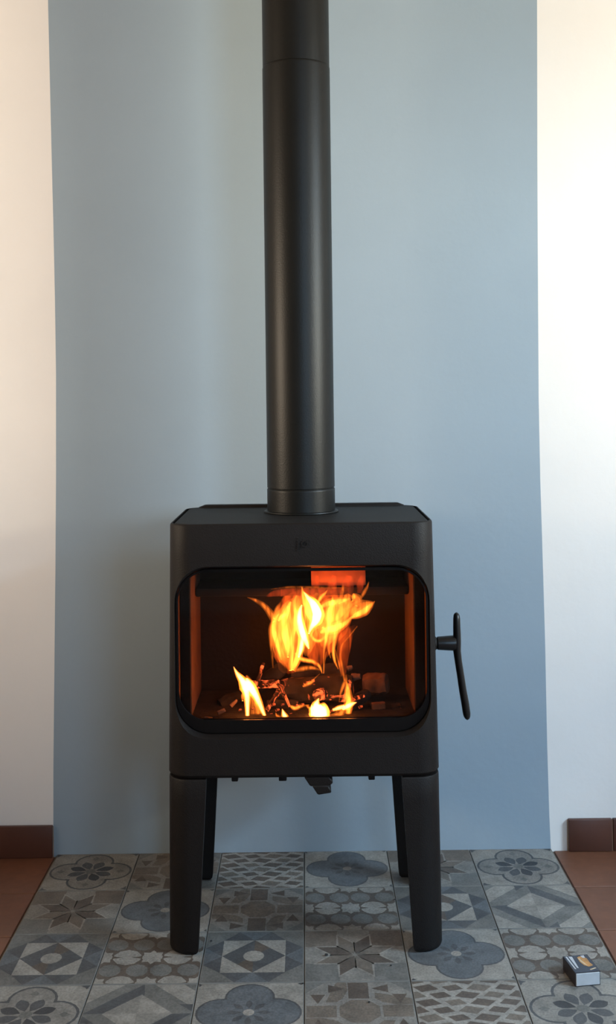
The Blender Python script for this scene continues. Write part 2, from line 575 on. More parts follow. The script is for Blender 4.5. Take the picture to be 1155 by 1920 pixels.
def pat_diamond():
    q = 0.63
    L = [('grey', [[(-1, -1), (1, -1), (1, 1), (-1, 1)]])]
    tri, tri2 = [], []
    for k in range(4):
        tri.append(rot([(q, q), (0, q), (0.33, 0.98)], k)); tri.append(rot([(-q, q), (0, q), (-0.33, 0.98)], k))
        tri2.append(rot([(0, q), (0.33, 0.98), (-0.33, 0.98)], k))
    L.append(('slate', tri)); L.append(('bluegrey', tri2))
    L.append(('cream', [[(-q, -q), (q, -q), (q, q), (-q, q)]]))
    L.append(('slate', [[(-q, 0), (0, -q), (q, 0), (0, q)]]))
    L.append(('brown', [[(-q * .5, -q * .5), (0, -q), (0, -0.22), (-0.15, -0.15)], [(q * .5, q * .5), (0, q), (0, 0.22), (0.15, 0.15)]]))
    L.append(('cream', [ell(0, 0, 0.21, 0.21)]))
    return L


def pat_octagon():
    L = [('brown', [[(-1, -1), (1, -1), (1, 1), (-1, 1)]])]
    cream, grey, st, bow = [], [], [], []
    for i in range(-2, 3):
        for j in range(-1, 2):
            st.append(star(i, j, 0.27, 0.19))
            cream.append(ell(i + 0.5, j, 0.285, 0.30, math.pi / 10, 10))
            for s in (-1, 1): bow.append([(i + 0.5 + s * 0.30, j + 0.05), (i + 0.5 + s * 0.30, j - 0.05), (i + 0.5 + s * 0.09, j)])
            for s in (-1, 1): grey.append(ell(i + s * 0.235, j + 0.5, 0.215, 0.235, math.pi / 8, 10)); grey.append(ell(i + s * 0.235, j - 0.5, 0.215, 0.235, math.pi / 8, 10)) if j == -1 else None
    L.append(('grey', grey)); L.append(('cream', cream)); L.append(('cream', st)); L.append(('brown', bow))
    return L


def pat_harlequin():
    L = [('cream', [[(-1, -1), (1, -1), (1, 1), (-1, 1)]])]
    d1, d2 = [], []
    for j in range(-4, 5):
        for i in range(-3, 4):
            cx, cy = i * 0.5 + (0.25 if j % 2 else 0), j * 0.25
            sg = -1 if cx < 0 else 1
            hw, hh = 0.245, 0.135
            if i % 2: hw, hh = 0.205, 0.115
            p = [(cx - hw, cy - sg * 0.045), (cx + sg * 0.08, cy - hh), (cx + hw, cy + sg * 0.045), (cx - sg * 0.08, cy + hh)]
            (d1 if (i + j) % 3 else d2).append(p)
    L.append(('brown', d1)); L.append(('taupe', d2))
    return L


def pat_star():
    L = [('pale', [[(-1, -1), (1, -1), (1, 1), (-1, 1)]])]
    a, T = 0.46, 0.86
    def pol(r, d): return (r * math.cos(math.radians(d)), r * math.sin(math.radians(d)))
    L.append(('taupe', [rot([pol(a, 45), pol(T, 22.5), (1, 0.33), (1, 1), (0.33, 1), pol(T, 67.5)], k) for k in (0, 1)]))
    L.append(('grey', [rot([pol(a, 45), pol(T, 22.5), (1, 0.33), (1, 1), (0.33, 1), pol(T, 67.5)], k) for k in (2, 3)]))
    L.append(('cream', [[(0, 0), pol(a + .03, d - 25), pol(T + .05, d), pol(a + .03, d + 25)] for d in (22.5 + 45 * k for k in range(8))]))
    r1, r2 = [], []
    for k in range(8):
        d = 22.5 + 45 * k
        (r1 if k % 2 else r2).append([pol(0.03, d), pol(a - .005, d - 21.5), pol(T - .02, d), pol(a - .005, d + 21.5)])
    L.append(('brown', r1)); L.append(('taupe', r2))
    return L


def pat_cross():
    L = [('pale', [[(-1, -1), (1, -1), (1, 1), (-1, 1)]])]
    L.append(('taupe', [rot([(0.42, 0.30), (0.30, 0.42), (0.30, 0.62), (0.95, 0.42), (1, 0.36), (1, 0.22), (0.70, 0.20)], k) for k in range(4)]))
    L.append(('brown', [rot([(-0.19, 0.42), (0.19, 0.42), (0.19, 0.97), (-0.19, 0.97)], k) for k in (0, 2)] ))
    L.append(('taupe', [rot([(-0.19, 0.42), (0.19, 0.42), (0.19, 0.97), (-0.19, 0.97)], k) for k in (1, 3)] + [ell(0, 0, 0.40, 0.40, math.pi / 8, 8)]))
    tr = []
    for k in range(4):
        tr.append(rot([(0.25, 0.76), (0.56, 0.90), (0.56, 0.62)], k)); tr.append(rot([(-0.25, 0.76), (-0.56, 0.90), (-0.56, 0.62)], k))
    L.append(('brown', tr))
    L.append(('grey', [rot([(0.62, 0.98), (0.98, 0.62), (0.98, 0.98)], k) for k in range(4)]))
    return L


def pat_pinwheel():
    L = [('grey', [[(-1, -1), (1, -1), (1, 1), (-1, 1)]])]
    L.append(('cream', [rot([(1, 1), (0.35, 1), (1, 0.35)], k) for k in (0, 2)] + [rot([(0.75, 0.98), (0.2, 0.98), (0.98, 0.2), (0.98, 0.75)], k) for k in (1, 3)]))
    L.append(('slate', [rot([(0.0, 1.0), (-0.3, 1.0), (-0.3, 0.68), (0.62, -0.02), (1.0, 0.0), (0.98, 0.06)], k) for k in (0, 2)]))
    L.append(('grey', [rot([(0.0, 1.0), (-0.3, 1.0), (-0.3, 0.68), (0.62, -0.02), (1.0, 0.0), (0.98, 0.06)], k) for k in (1, 3)]))
    L.append(('slate', [[(-1, 0), (0, -1), (-.05, -.62), (-.62, .05)], [(1, 0), (0, 1), (.05, .62), (.62, -.05)]]))
    q = 0.64
    L.append(('cream', [[(-q, 0), (0, -q), (q, 0), (0, q)]]))
    L.append(('pale', [[(0, 0), (q, 0), (0, q)], [(0, 0), (-q, 0), (0, -q)]]))
    return L


def tile_mesh(name, layers):
    bm = bmesh.new()
    box_bm(bm, (-HALF, -HALF, -0.012), (HALF, HALF, 0), 0.0006, 1)
    for f in bm.faces: f.material_index = 0
    for k, (mn, polys) in enumerate(layers):
        z = 0.00003 + k * 0.00004
        for p in polys:
            p = clip(p)
            if not p: continue
            vs = [bm.verts.new((x * HALF, y * HALF, z)) for x, y in p]
            f = bm.faces.new(vs)
            f.normal_update()
            if f.normal.z < 0: f.normal_flip()
            f.material_index = TI[mn]
    me = bm_mesh(name, bm, recalc=False)
    for n in TN: me.materials.append(M[n])
    return me


PAT = {k: tile_mesh('patterned_tile', f()) for k, f in dict(A=pat_daisy, B=pat_blue, C=pat_diamond, D=pat_octagon, E=pat_harlequin,
                                                             F=pat_star, G=pat_cross, H=pat_pinwheel).items()}
LAY = ['AGEBFA', 'FBGDCH', 'CDCFBD', 'AHBGEA', 'GECHAF']
for r, rowp in enumerate(LAY):
    for c, ch in enumerate(rowp):
        o = put('patterned_tile', PAT[ch], TX0 + G / 2 + c * G, -G / 2 - r * G, 0.0, floor)
        if ch in 'H' and r == 3: o.rotation_euler.z = math.pi / 2

# ---- skirting tiles
def skirting(name, x0, ends, h):
    base = box(name, (min(x0, ends[-1]) + 0.001, -0.008, -0.007), (max(x0, ends[-1]) - 0.001, 0.0, h - 0.004), M['terra_grout'])
    a = x0
    for b_ in ends:
        lo, hi = min(a, b_), max(a, b_)
        box('baseboard_tile', (lo + 0.0016, -0.013, -0.0035), (hi - 0.0016, -0.001, h), M['terra_base'], base, 0.002, 2)
        a = b_
    return base


xl0 = P(99.5, 1600, CAM_D - 0.013).x
bl = skirting('baseboard_left', xl0, [xl0 - 0.21 * k for k in range(1, 6)] + [XL], 0.073)
tag(bl, 'dark terracotta skirting left of the blue band', 'baseboard', kind='structure')
xr0 = P(1066, 1570, CAM_D - 0.013).x
br = skirting('baseboard_right', xr0, [P(1149.5, 1570, CAM_D - 0.013).x + 0.2 * k for k in range(0, 7)] + [XR], 0.074)
tag(br, 'terracotta skirting right of the blue band', 'baseboard', kind='structure')

# ------------------------------------------------------------------ the stove
X0 = -0.0100
YFR, YBK = -0.497, -0.140            # front and back of the body
ZT, ZB = 0.853, 0.350
RC = 0.045


def HW(z):
    return 0.264 + (ZT - z) / (ZT - ZB) * 0.008


stove = empty('wood_stove', (X0, (YFR + YBK) / 2, 0))
tag(stove, 'black cast-iron wood stove on four tapered legs with a lit fire behind glass', 'stove')


def ring3(hw, y0, y1, r, z, n=10):
    return [(X0 + x, y, z) for x, y in rrect(-hw, hw, y0, y1, r, n)]


bm = bmesh.new()
zl = [ZB, ZB + 0.006] + [ZB + 0.006 + (ZT - ZB - 0.010) * k / 8 for k in range(1, 9)] + [ZT - 0.0015, ZT]
rings = []
for z in zl:
    ins = 0.004 if z == ZB else (0.0022 if z == ZT else (0.0007 if z == ZT - 0.0015 else 0))
    rings.append(ring3(HW(z) - ins, YFR + ins, YBK - ins, RC, z))
loft(bm, rings)
outer = bm_mesh('body', bm)
# opening in the front, flared outwards
OZ0, OZ1, OHW = 0.4285, 0.7685, 0.2580


def vring(hw, z0, z1, r, y, n=10):
    return [(X0 + x, y, z) for x, z in rrect(-hw, hw, z0, z1, r, n)]


bm = bmesh.new()
loft(bm, [vring(OHW + 0.003, OZ0 - 0.003, OZ1 + 0.003, 0.077, YFR - 0.05), vring(OHW + 0.001, OZ0 - 0.001, OZ1 + 0.001, 0.075, YFR), vring(OHW - 0.002, OZ0 + 0.002, OZ1 - 0.002, 0.072, YFR + 0.006),
          vring(OHW - 0.0055, OZ0 + 0.0055, OZ1 - 0.0055, 0.069, YFR + 0.024)])
cut1 = bm_mesh('c1', bm)
bm = bmesh.new()
box_bm(bm, (X0 - 0.2545, YFR + 0.0235, 0.444), (X0 + 0.2545, -0.165, 0.80))
cut2 = bm_mesh('c2', bm)
bm = bmesh.new()
loft(bm, [ring3(HW(ZT) - 0.0045, YFR + 0.0045, YBK - 0.0045, RC - 0.003, ZT - 0.007), ring3(HW(ZT) - 0.0045, YFR + 0.0045, YBK - 0.0045, RC - 0.003, ZT + 0.02)])
cut3 = bm_mesh('c3', bm)
body_me = boolean_cut(outer, [cut1, cut2, cut3])
body_me.name = 'body'
body_me.materials.clear()
body = link('body', body_me, M['iron'], stove, (0, 0, 0))
shade(body_me, 32)
# top plate, flush, with a dark gap all round
bm = bmesh.new()
ins = 0.0085
loft(bm, [ring3(HW(ZT) - ins, YFR + ins, YBK - ins, RC - 0.006, ZT - 0.0068), ring3(HW(ZT) - ins, YFR + ins, YBK - ins, RC - 0.006, ZT - 0.002),
          ring3(HW(ZT) - ins - 0.002, YFR + ins + 0.002, YBK - ins - 0.002, RC - 0.008, ZT)])
link('top_plate', bm_mesh('top_plate', bm), M['iron_top'], stove, smooth=True)
# raised rear ledge behind the plate
bm = bmesh.new()
loft(bm, [ring3(0.235, YBK - 0.020, YBK + 0.006, 0.008, ZT - 0.05, 4), ring3(0.235, YBK - 0.020, YBK + 0.006, 0.008, ZT + 0.001, 4), ring3(0.222, YBK - 0.018, YBK + 0.004, 0.008, ZT + 0.006, 4)])
link('rear_ledge', bm_mesh('rear_ledge', bm), M['iron'], stove, smooth=True)

# embossed maker's mark
fc = bpy.data.curves.new('mark', 'FONT')
fc.body = 'j\u00f8'
fc.size = 0.030; fc.extrude = 0.0018; fc.align_x = 'CENTER'; fc.space_character = 1.15
fo = bpy.data.objects.new('mark', fc); COL.objects.link(fo)
dg = bpy.context.evaluated_depsgraph_get(); dg.update()
fm = bpy.data.meshes.new_from_object(fo.evaluated_get(dg))
bpy.data.objects.remove(fo, do_unlink=True)
pm = P(567, 1026, CAM_D + YFR)
fm.transform(Matrix.Translation((pm.x, YFR + 0.0003, pm.z)) @ Matrix.Rotation(math.pi / 2, 4, 'X'))
em = link('raised_mark', fm, M['iron'], stove)
tag(em, 'raised letters cast into the front')

# door: frame ring with glass
door = empty('door', (X0, YFR + 0.02, OZ0)); door.parent = stove
door.location = Vector((X0, YFR + 0.02, OZ0)) - Vector(stove.location)
DO = (0.2517, OZ0 + 0.0068, OZ1 - 0.0068, 0.0670)
DI = (0.2475, 0.4605, 0.7560, 0.058)
y0, y1 = YFR + 0.0165, YFR + 0.0225
bm = bmesh.new()
ra, rb, rc, rd = vring(*DO, y1), vring(*DO, y0), vring(*DI, y0), vring(*DI, y1)
V = [[bm.verts.new(p) for p in r] for r in (ra, rb, rc, rd)]
n = len(ra)
for k in range(4):
    A, B = V[k], V[(k + 1) % 4]
    for i in range(n):
        bm.faces.new((A[i], A[(i + 1) % n], B[(i + 1) % n], B[i]))


def child(name, me, mat, parent, smooth=True):
    o = bpy.data.objects.new(name, me); COL.objects.link(o)
    me.materials.append(mat)
    o.parent = parent
    w = Vector(parent.location) + (Vector(parent.parent.location) if parent.parent else Vector((0, 0, 0)))
    o.location = -w
    if smooth: shade(me, 35)
    return o


child('door_frame', bm_mesh('door_frame', bm), M['door'], door)
bm = bmesh.new()
loft(bm, [vring(DI[0] + 0.002, DI[1] - 0.002, DI[2] + 0.002, DI[3], y1 + 0.0008), vring(DI[0] + 0.002, DI[1] - 0.002, DI[2] + 0.002, DI[3], y1 + 0.0046)])
child('glass_pane', bm_mesh('glass_pane', bm), M['stove_glass'], door, False)

# firebox lining
FZ = 0.452
D_BACK = 2.45
yb = -CAM_D + D_BACK
yfb = -CAM_D + 2.25
box('firebox_floor', (X0 - 0.248, YFR + 0.029, 0.4455), (X0 + 0.248, yb - 0.0005, FZ), M['ash'], stove)
box('back_plate', (X0 - 0.248, yb, 0.446), (X0 + 0.248, yb + 0.02, 0.798), M['firebox'], stove)
for s in (-1, 1):
    xa, xb = sorted((X0 + s * 0.2275, X0 + s * 0.2475))
    box('firebrick', (xa, yfb, FZ + 0.0005), (xb, yb - 0.001, 0.735), M['brick'], stove, 0.002)
    xa, xb = sorted((X0 + s * 0.2295, X0 + s * 0.2490))
    box('brick_retainer', (xa, yfb - 0.008, FZ + 0.0005), (xb, yfb - 0.0005, 0.748), M['firebox'], stove, 0.001)
    xa, xb = sorted((X0 + s * 0.2500, X0 + s * 0.2540))
    box('side_liner', (xa, YFR + 0.03, FZ + 0.0005), (xb, yfb - 0.009, 0.735), M['brick'], stove)
zb = P(570, 1103, 2.33).z
box('baffle', (X0 - 0.226, -CAM_D + 2.33, zb - 0.016), (X0 + 0.226, yb - 0.001, zb + 0.002), M['baffle'], stove, 0.003)
p1, p2 = P(583, 1072, 2.34), P(686, 1103, 2.34)
box('baffle_block', (p1.x, p1.y, zb + 0.0025), (p2.x, p1.y + 0.05, zb + 0.045), M['firelit_brick'], stove, 0.002)
box('log_guard', (X0 - 0.238, YFR + 0.031, FZ + 0.0005), (X0 + 0.238, YFR + 0.036, FZ + 0.008), M['firebox'], stove, 0.001)

# legs
LEG_T = 0.016


def leg_mesh(sx, front):
    """corner leg: an L in plan that follows the round corner of the body, tapering to the foot"""
    bm = bmesh.new()
    rings = []
    for z, ins in ((0.0, 0.005), (0.002, 0.0022), (0.006, 0.0004), (0.010, 0), (0.08, 0), (0.16, 0), (0.24, 0), (0.30, 0), (0.344, 0), (0.3475, 0.0015)):
        t = z / 0.3475
        wf_ = 0.0605 + 0.0175 * t - ins - (0.004 * (1 - z / 0.01) ** 2 if z < 0.01 else 0)
        wd = 0.062 + 0.026 * t - ins
        ox = 0.2745 - 0.0030 * t
        r, th = RC, LEG_T
        pts = [(wf_, ins)]
        for k in range(9):
            a = math.radians(-90 - 90 * k / 8)
            pts.append((r + (r - ins) * math.cos(a), r + (r - ins) * math.sin(a)))
        pts += [(ins, wd), (th - ins, wd)]
        ri = 0.022
        for k in range(5):
            a = math.radians(180 + 90 * k / 4)
            pts.append((th - ins + ri + ri * math.cos(a), th - ins + ri + ri * math.sin(a)))
        pts.append((wf_, th - ins))
        ring = []
        for lx, ly in pts:
            X = X0 + sx * (ox - lx)
            Y = (YFR + ly) if front else (YBK - ly)
            ring.append((X, Y, z))
        rings.append(ring)
    loft(bm, rings)
    return bm_mesh('leg', bm)


for sx in (-1, 1):
    for fr in (True, False):
        link('leg', leg_mesh(sx, fr), M['iron'], stove, smooth=True)

# lugs and the air lever under the body
for px, py, w in ((440, 1466, 0.013), (530, 1465, 0.016), (697, 1462, 0.013)):
    p = P(px, 1455, CAM_D + YFR + 0.03)
    box('lug', (p.x - w / 2, p.y, ZB - 0.017), (p.x + w / 2, p.y + 0.03, ZB - 0.0003), M['iron'], stove, 0.002)


def slab(name, corners, y0, y1, mat, parent, bevel=0.002):
    bm = bmesh.new()
    loft(bm, [[(x, y0, z) for x, z in corners], [(x, y1, z) for x, z in corners]])
    bmesh.ops.bevel(bm, geom=list(bm.edges), offset=bevel, segments=1, affect='EDGES')
    return link(name, bm_mesh(name, bm), mat, parent, smooth=True)


D1 = CAM_D + YFR - 0.002
q = [P(*v, D1) for v in ((570, 1458), (617, 1457), (625, 1468), (622, 1474), (582, 1477))]
slab('air_lever', [(v.x, min(v.z, ZB - 0.0005)) for v in q], -CAM_D + D1 + 0.006, YFR + 0.10, M['iron'], stove)
q = [P(*v, D1) for v in ((585, 1474), (616, 1473), (622, 1487), (596, 1491))]
slab('lever_tab', [(v.x, v.z) for v in q], -CAM_D + D1, YFR + 0.05, M['iron'], stove)

# handle on the right side
HD = 2.255
handle = empty('handle'); handle.parent = stove
hb = P(822, 1206, HD)
handle.location = hb - Vector(stove.location)


def sweep(bm, pts, radii, n=14, flat=1.0):
    """tube through points with (rx, ry) radii, rounded ends; ry is along Y"""
    rings = []
    m = len(pts)
    for i in range(m):
        t = (pts[min(i + 1, m - 1)] - pts[max(i - 1, 0)]).normalized()
        side = t.cross(Vector((0, 1, 0)))
        side = side.normalized() if side.length > 1e-5 else Vector((1, 0, 0))
        up = side.cross(t).normalized()
        rx, ry = radii[i]
        rings.append([pts[i] + side * rx * math.cos(2 * math.pi * k / n) + up * ry * math.sin(2 * math.pi * k / n) for k in range(n)])
    loft(bm, rings)


hz = hb.z
bm = bmesh.new()
xs = HW(0.6) + X0
sweep(bm, [Vector((xs - 0.004, hb.y, hz)), Vector((xs + 0.006, hb.y, hz)), Vector((xs + 0.008, hb.y, hz))], [(0.019, 0.019), (0.013, 0.013), (0.010, 0.010)], 20)
child('boss', bm_mesh('boss', bm), M['iron'], handle)
bm = bmesh.new()
xe = P(858, 1206, HD).x
sweep(bm, [Vector((xs + 0.0078, hb.y, hz)), Vector((xs + 0.009, hb.y, hz)), Vector((xe - 0.010, hb.y, hz)), Vector((xe - 0.004, hb.y, hz))], [(0.0115, 0.0115), (0.0135, 0.0135), (0.0155, 0.0155), (0.0160, 0.0140)], 20)
child('stem', bm_mesh('stem', bm), M['handle'], handle)
hp = [(856, 1148.5, .2), (856, 1150, .55), (856, 1153, .85), (856.3, 1160, 1.0), (856.5, 1175, 1.05), (857, 1190, 1.1), (857, 1206, 1.15), (857, 1220, 1.1), (859.5, 1240, 1.05),
      (863.5, 1265, 1.05), (868, 1295, 1.08), (872.5, 1320, 1.12), (875, 1337, 1.1), (875.8, 1343, .95), (876.2, 1347, .65), (876.4, 1349.5, .2)]
bm = bmesh.new()
sweep(bm, [P(x, y, HD) for x, y, _ in hp], [(0.0072 * k, 0.0105 * k) for _, _, k in hp], 16)
child('grip', bm_mesh('grip', bm), M['handle'], handle)

# ------------------------------------------------------------------ the flue pipe
PXC, PYC = -0.0100, -CAM_D + 2.40
flue = empty('flue_pipe', (PXC, PYC, ZT + 0.0002))
tag(flue, 'tall straight black flue pipe rising from the top of the stove', 'flue pipe')


def lathe_part(name, prof, mat):
    bm = bmesh.new()
    lathe(bm, prof, PXC, PYC, 64)
    return link(name, bm_mesh(name, bm), mat, flue, smooth=True)


lathe_part('flange', [(0.0800, ZT + 0.0002), (0.0812, ZT + 0.0016), (0.0806, ZT + 0.0036), (0.0775, ZT + 0.0046), (0.0745, ZT + 0.0048)], M['pipe'])
lathe_part('collar', [(0.0740, ZT + 0.0049), (0.0740, ZT + 0.008), (0.0740, 0.9005), (0.0740, 0.9035), (0.0730, 0.9050)], M['pipe'])
lathe_part('pipe_section', [(0.0720, 0.9052), (0.0722, 0.9072), (0.0737, 0.9080), (0.0737, 0.911), (0.0737, 1.8165), (0.0737, 1.8195), (0.0732, 1.8205)], M['pipe'])
lathe_part('upper_section', [(0.0722, 1.8207), (0.0729, 1.8215), (0.0729, 1.8245), (0.0729, ZC - 0.001)], M['pipe'])

# ------------------------------------------------------------------ fire
# wood in the firebox
def log(name, a, b, r0, r1, mat, label, cat='firewood', group='burning wood in the stove', n=10, seg=7, rough=0.22, bend=0.0, seed=0, sq=0.0):
    a, b = Vector(a), Vector(b)
    base = (a + b) / 2; base.z = min(a.z - r0, b.z - r1)
    bm = bmesh.new()
    ax = (b - a).normalized()
    u = ax.cross(Vector((0, 0, 1)))
    u = u.normalized() if u.length > 0.05 else Vector((1, 0, 0))
    w = u.cross(ax).normalized()
    rings = []
    for i in range(seg + 1):
        t = i / seg
        c = a.lerp(b, t) + w * bend * math.sin(math.pi * t)
        r = r0 + (r1 - r0) * t
        if i in (0, seg): r *= 0.9
        ring = []
        for k in range(n):
            an = 2 * math.pi * k / n
            d = Vector((math.cos(an) * 1.5, math.sin(an) * 1.5, t * 4 + seed * 3.7))
            q = 1 + rough * mnoise.noise(d * 1.6) + sq * 0.25 * (abs(math.cos(2 * an)) - 0.5) * -1
            ring.append(c + (u * math.cos(an) + w * math.sin(an)) * r * q - base)
        rings.append(ring)
    loft(bm, rings)
    me = bm_mesh(name, bm)
    o = link(name, me, mat, None, base, smooth=True)
    return tag(o, label, cat, group)


def FP(px, py, D): return P(px, py, D)


log('log', FP(520, 1296, 2.345), FP(662, 1288, 2.335), 0.026, 0.029, M['char'], 'thick charred log lying across the middle of the fire', seed=1)
log('log', FP(548, 1268, 2.385), FP(648, 1262, 2.375), 0.022, 0.024, M['char_dark'], 'black log at the back of the fire, under the main flames', seed=2)
log('log', FP(478, 1292, 2.375), FP(530, 1252, 2.325), 0.018, 0.015, M['char_dark'], 'short black log tilted up left of the main flames', seed=3)
log('log', FP(462, 1284, 2.345), FP(522, 1282, 2.315), 0.008, 0.009, M['char_glow'], 'glowing red split piece behind the left flame', seed=4)
log('stick', FP(480, 1288, 2.30), FP(494, 1243, 2.33), 0.0045, 0.0035, M['char_glow'], 'thin glowing stick standing up left of the black log', 'stick', seed=5)
log('stick', FP(517, 1278, 2.275), FP(543, 1325, 2.255), 0.0030, 0.0026, M['char_glow'], 'thin bent glowing twig leaning on the central log', 'stick', bend=0.004, seed=6)
log('stick', FP(500, 1332, 2.26), FP(524, 1292, 2.29), 0.0050, 0.0040, M['char_glow'], 'glowing stick leaning beside the left flame', 'stick', seed=7)
log('log', FP(595, 1303, 2.272), FP(606, 1300, 2.330), 0.0115, 0.013, M['char_glow'], 'small branch with its round glowing end facing out', seed=8)
log('log', FP(684, 1283, 2.36), FP(726, 1281, 2.345), 0.024, 0.023, M['wood_brown'], 'brown squared block of wood right of the flames', seed=9, sq=0.8)
log('log', FP(697, 1324, 2.29), FP(722, 1322, 2.29), 0.0085, 0.0085, M['wood_brown'], 'small brown block in front of the squared block', seed=10, sq=0.9)
log('log', FP(735, 1330, 2.30), FP(754, 1328, 2.30), 0.0125, 0.0125, M['char'], 'stubby dark block near the right firebrick', seed=11, sq=0.9)
log('log', FP(655, 1322, 2.28), FP(690, 1300, 2.31), 0.014, 0.012, M['char_dark'], 'black chunk right of the tall right flame', seed=12)
log('log', FP(412, 1322, 2.33), FP(462, 1300, 2.36), 0.013, 0.015, M['char_dark'], 'dark charred branch left of the left flame', seed=13)
log('log', FP(500, 1320, 2.30), FP(560, 1322, 2.30), 0.010, 0.010, M['char'], 'charred stick lying in front of the central log', seed=14)
log('log', FP(660, 1270, 2.355), FP(676, 1268, 2.350), 0.009, 0.006, M['wood_pale'], 'pale wood chip perched above the squared block', 'wood chip', seed=15)
log('log', FP(651, 1254, 2.37), FP(661, 1251, 2.37), 0.006, 0.004, M['wood_pale'], 'topmost pale wood chip right of the flames', 'wood chip', seed=16)
log('log', FP(408, 1337, 2.245), FP(422, 1331, 2.25), 0.0045, 0.004, M['wood_pale'], 'pale wood chip on the ash at the left', 'wood chip', seed=17)
log('log', FP(383, 1346, 2.225), FP(398, 1347, 2.225), 0.0030, 0.0025, M['wood_pale'], 'pale sliver of wood nearest the left firebrick', 'wood chip', seed=18)
log('log', FP(432, 1325, 2.27), FP(444, 1313, 2.28), 0.0045, 0.003, M['wood_pale'], 'pale upright chip beside the left flame', 'wood chip', seed=19)
log('log', FP(658, 1312, 2.265), FP(683, 1304, 2.27), 0.0045, 0.004, M['ember'], 'orange glowing stick end right of the tall flame', 'stick', seed=20)
# glowing embers on the ash bed
for k, (px, py, r) in enumerate([(520, 1332, .004), (508, 1340, .003), (556, 1326, .006), (566, 1322, .004), (545, 1340, .003), (635, 1330, .006), (650, 1326, .005),
                                 (622, 1334, .004), (676, 1326, .004), (450, 1332, .003), (512, 1322, .0045), (575, 1282, .006), (585, 1278, .005), (506, 1285, .004), (530, 1322, .003), (474, 1330, .003)]):
    D = 2.26 if py > 1300 else 2.30
    p = FP(px, py, D)
    log('ember', p - Vector((r, 0, 0)), p + Vector((r, 0.003, r * 0.3)), r * 0.8, r * 0.6, M['ember'], 'small glowing orange ember among the burning wood', 'ember', 'embers in the stove', n=7, seg=3, seed=30 + k, rough=0.5)

fire = empty('fire', (X0, -CAM_D + 2.30, FZ))
tag(fire, 'bright orange and yellow fire burning behind the stove glass', 'fire')


def catmull(pts, sub=5):
    out = []
    n = len(pts)
    for i in range(n - 1):
        p0, p1, p2, p3 = pts[max(i - 1, 0)], pts[i], pts[i + 1], pts[min(i + 2, n - 1)]
        for k in range(sub):
            t = k / sub
            out.append(tuple(0.5 * (2 * b + (c - a) * t + (2 * a - 5 * b + 4 * c - d) * t * t + (3 * b - a - 3 * c + d) * t ** 3) for a, b, c, d in zip(p0, p1, p2, p3)))
    out.append(tuple(pts[-1]))
    return out


def flame(pts, D, mat, depth=0.8, n=12, dD=0.0, wob=0.10, seed=0):
    """a tongue of fire: points (px, py, half width in px) from root to tip"""
    s = catmull([tuple(map(float, p)) for p in pts])
    bm = bmesh.new()
    rings = []
    m = len(s)
    for i, (x, y, h) in enumerate(s):
        t = i / (m - 1)
        d = D + dD * t
        c = P(x, y, d)
        h = max(h, 0.3) * d / F
        xa, ya, _ = s[max(i - 1, 0)]; xb, yb_, _ = s[min(i + 1, m - 1)]
        tg = Vector((xb - xa, 0, -(yb_ - ya))).normalized()
        side = Vector((tg.z, 0, -tg.x))
        ring = []
        for k in range(n):
            a = 2 * math.pi * k / n
            q = 1 + wob * mnoise.noise(Vector((math.cos(a) * 2, math.sin(a) * 2, i * 0.35 + seed * 5.1)))
            ring.append(c + side * h * math.cos(a) * q + Vector((0, 1, 0)) * h * depth * math.sin(a) * q)
        rings.append(ring)
    loft(bm, rings)
    me = bm_mesh('flame', bm)
    o = link('flame', me, M[mat], fire, smooth=True)
    return o


def flame_core(pts, D, mat, depth, parent, seed):
    m = len(pts)
    q = [(x, y, h * 0.58) for x, y, h in pts]
    o = flame(q, D, mat, depth, seed=seed)
    o.name = 'flame_core'
    o.parent = parent
    o.location = Vector((0, 0, 0))
    return o


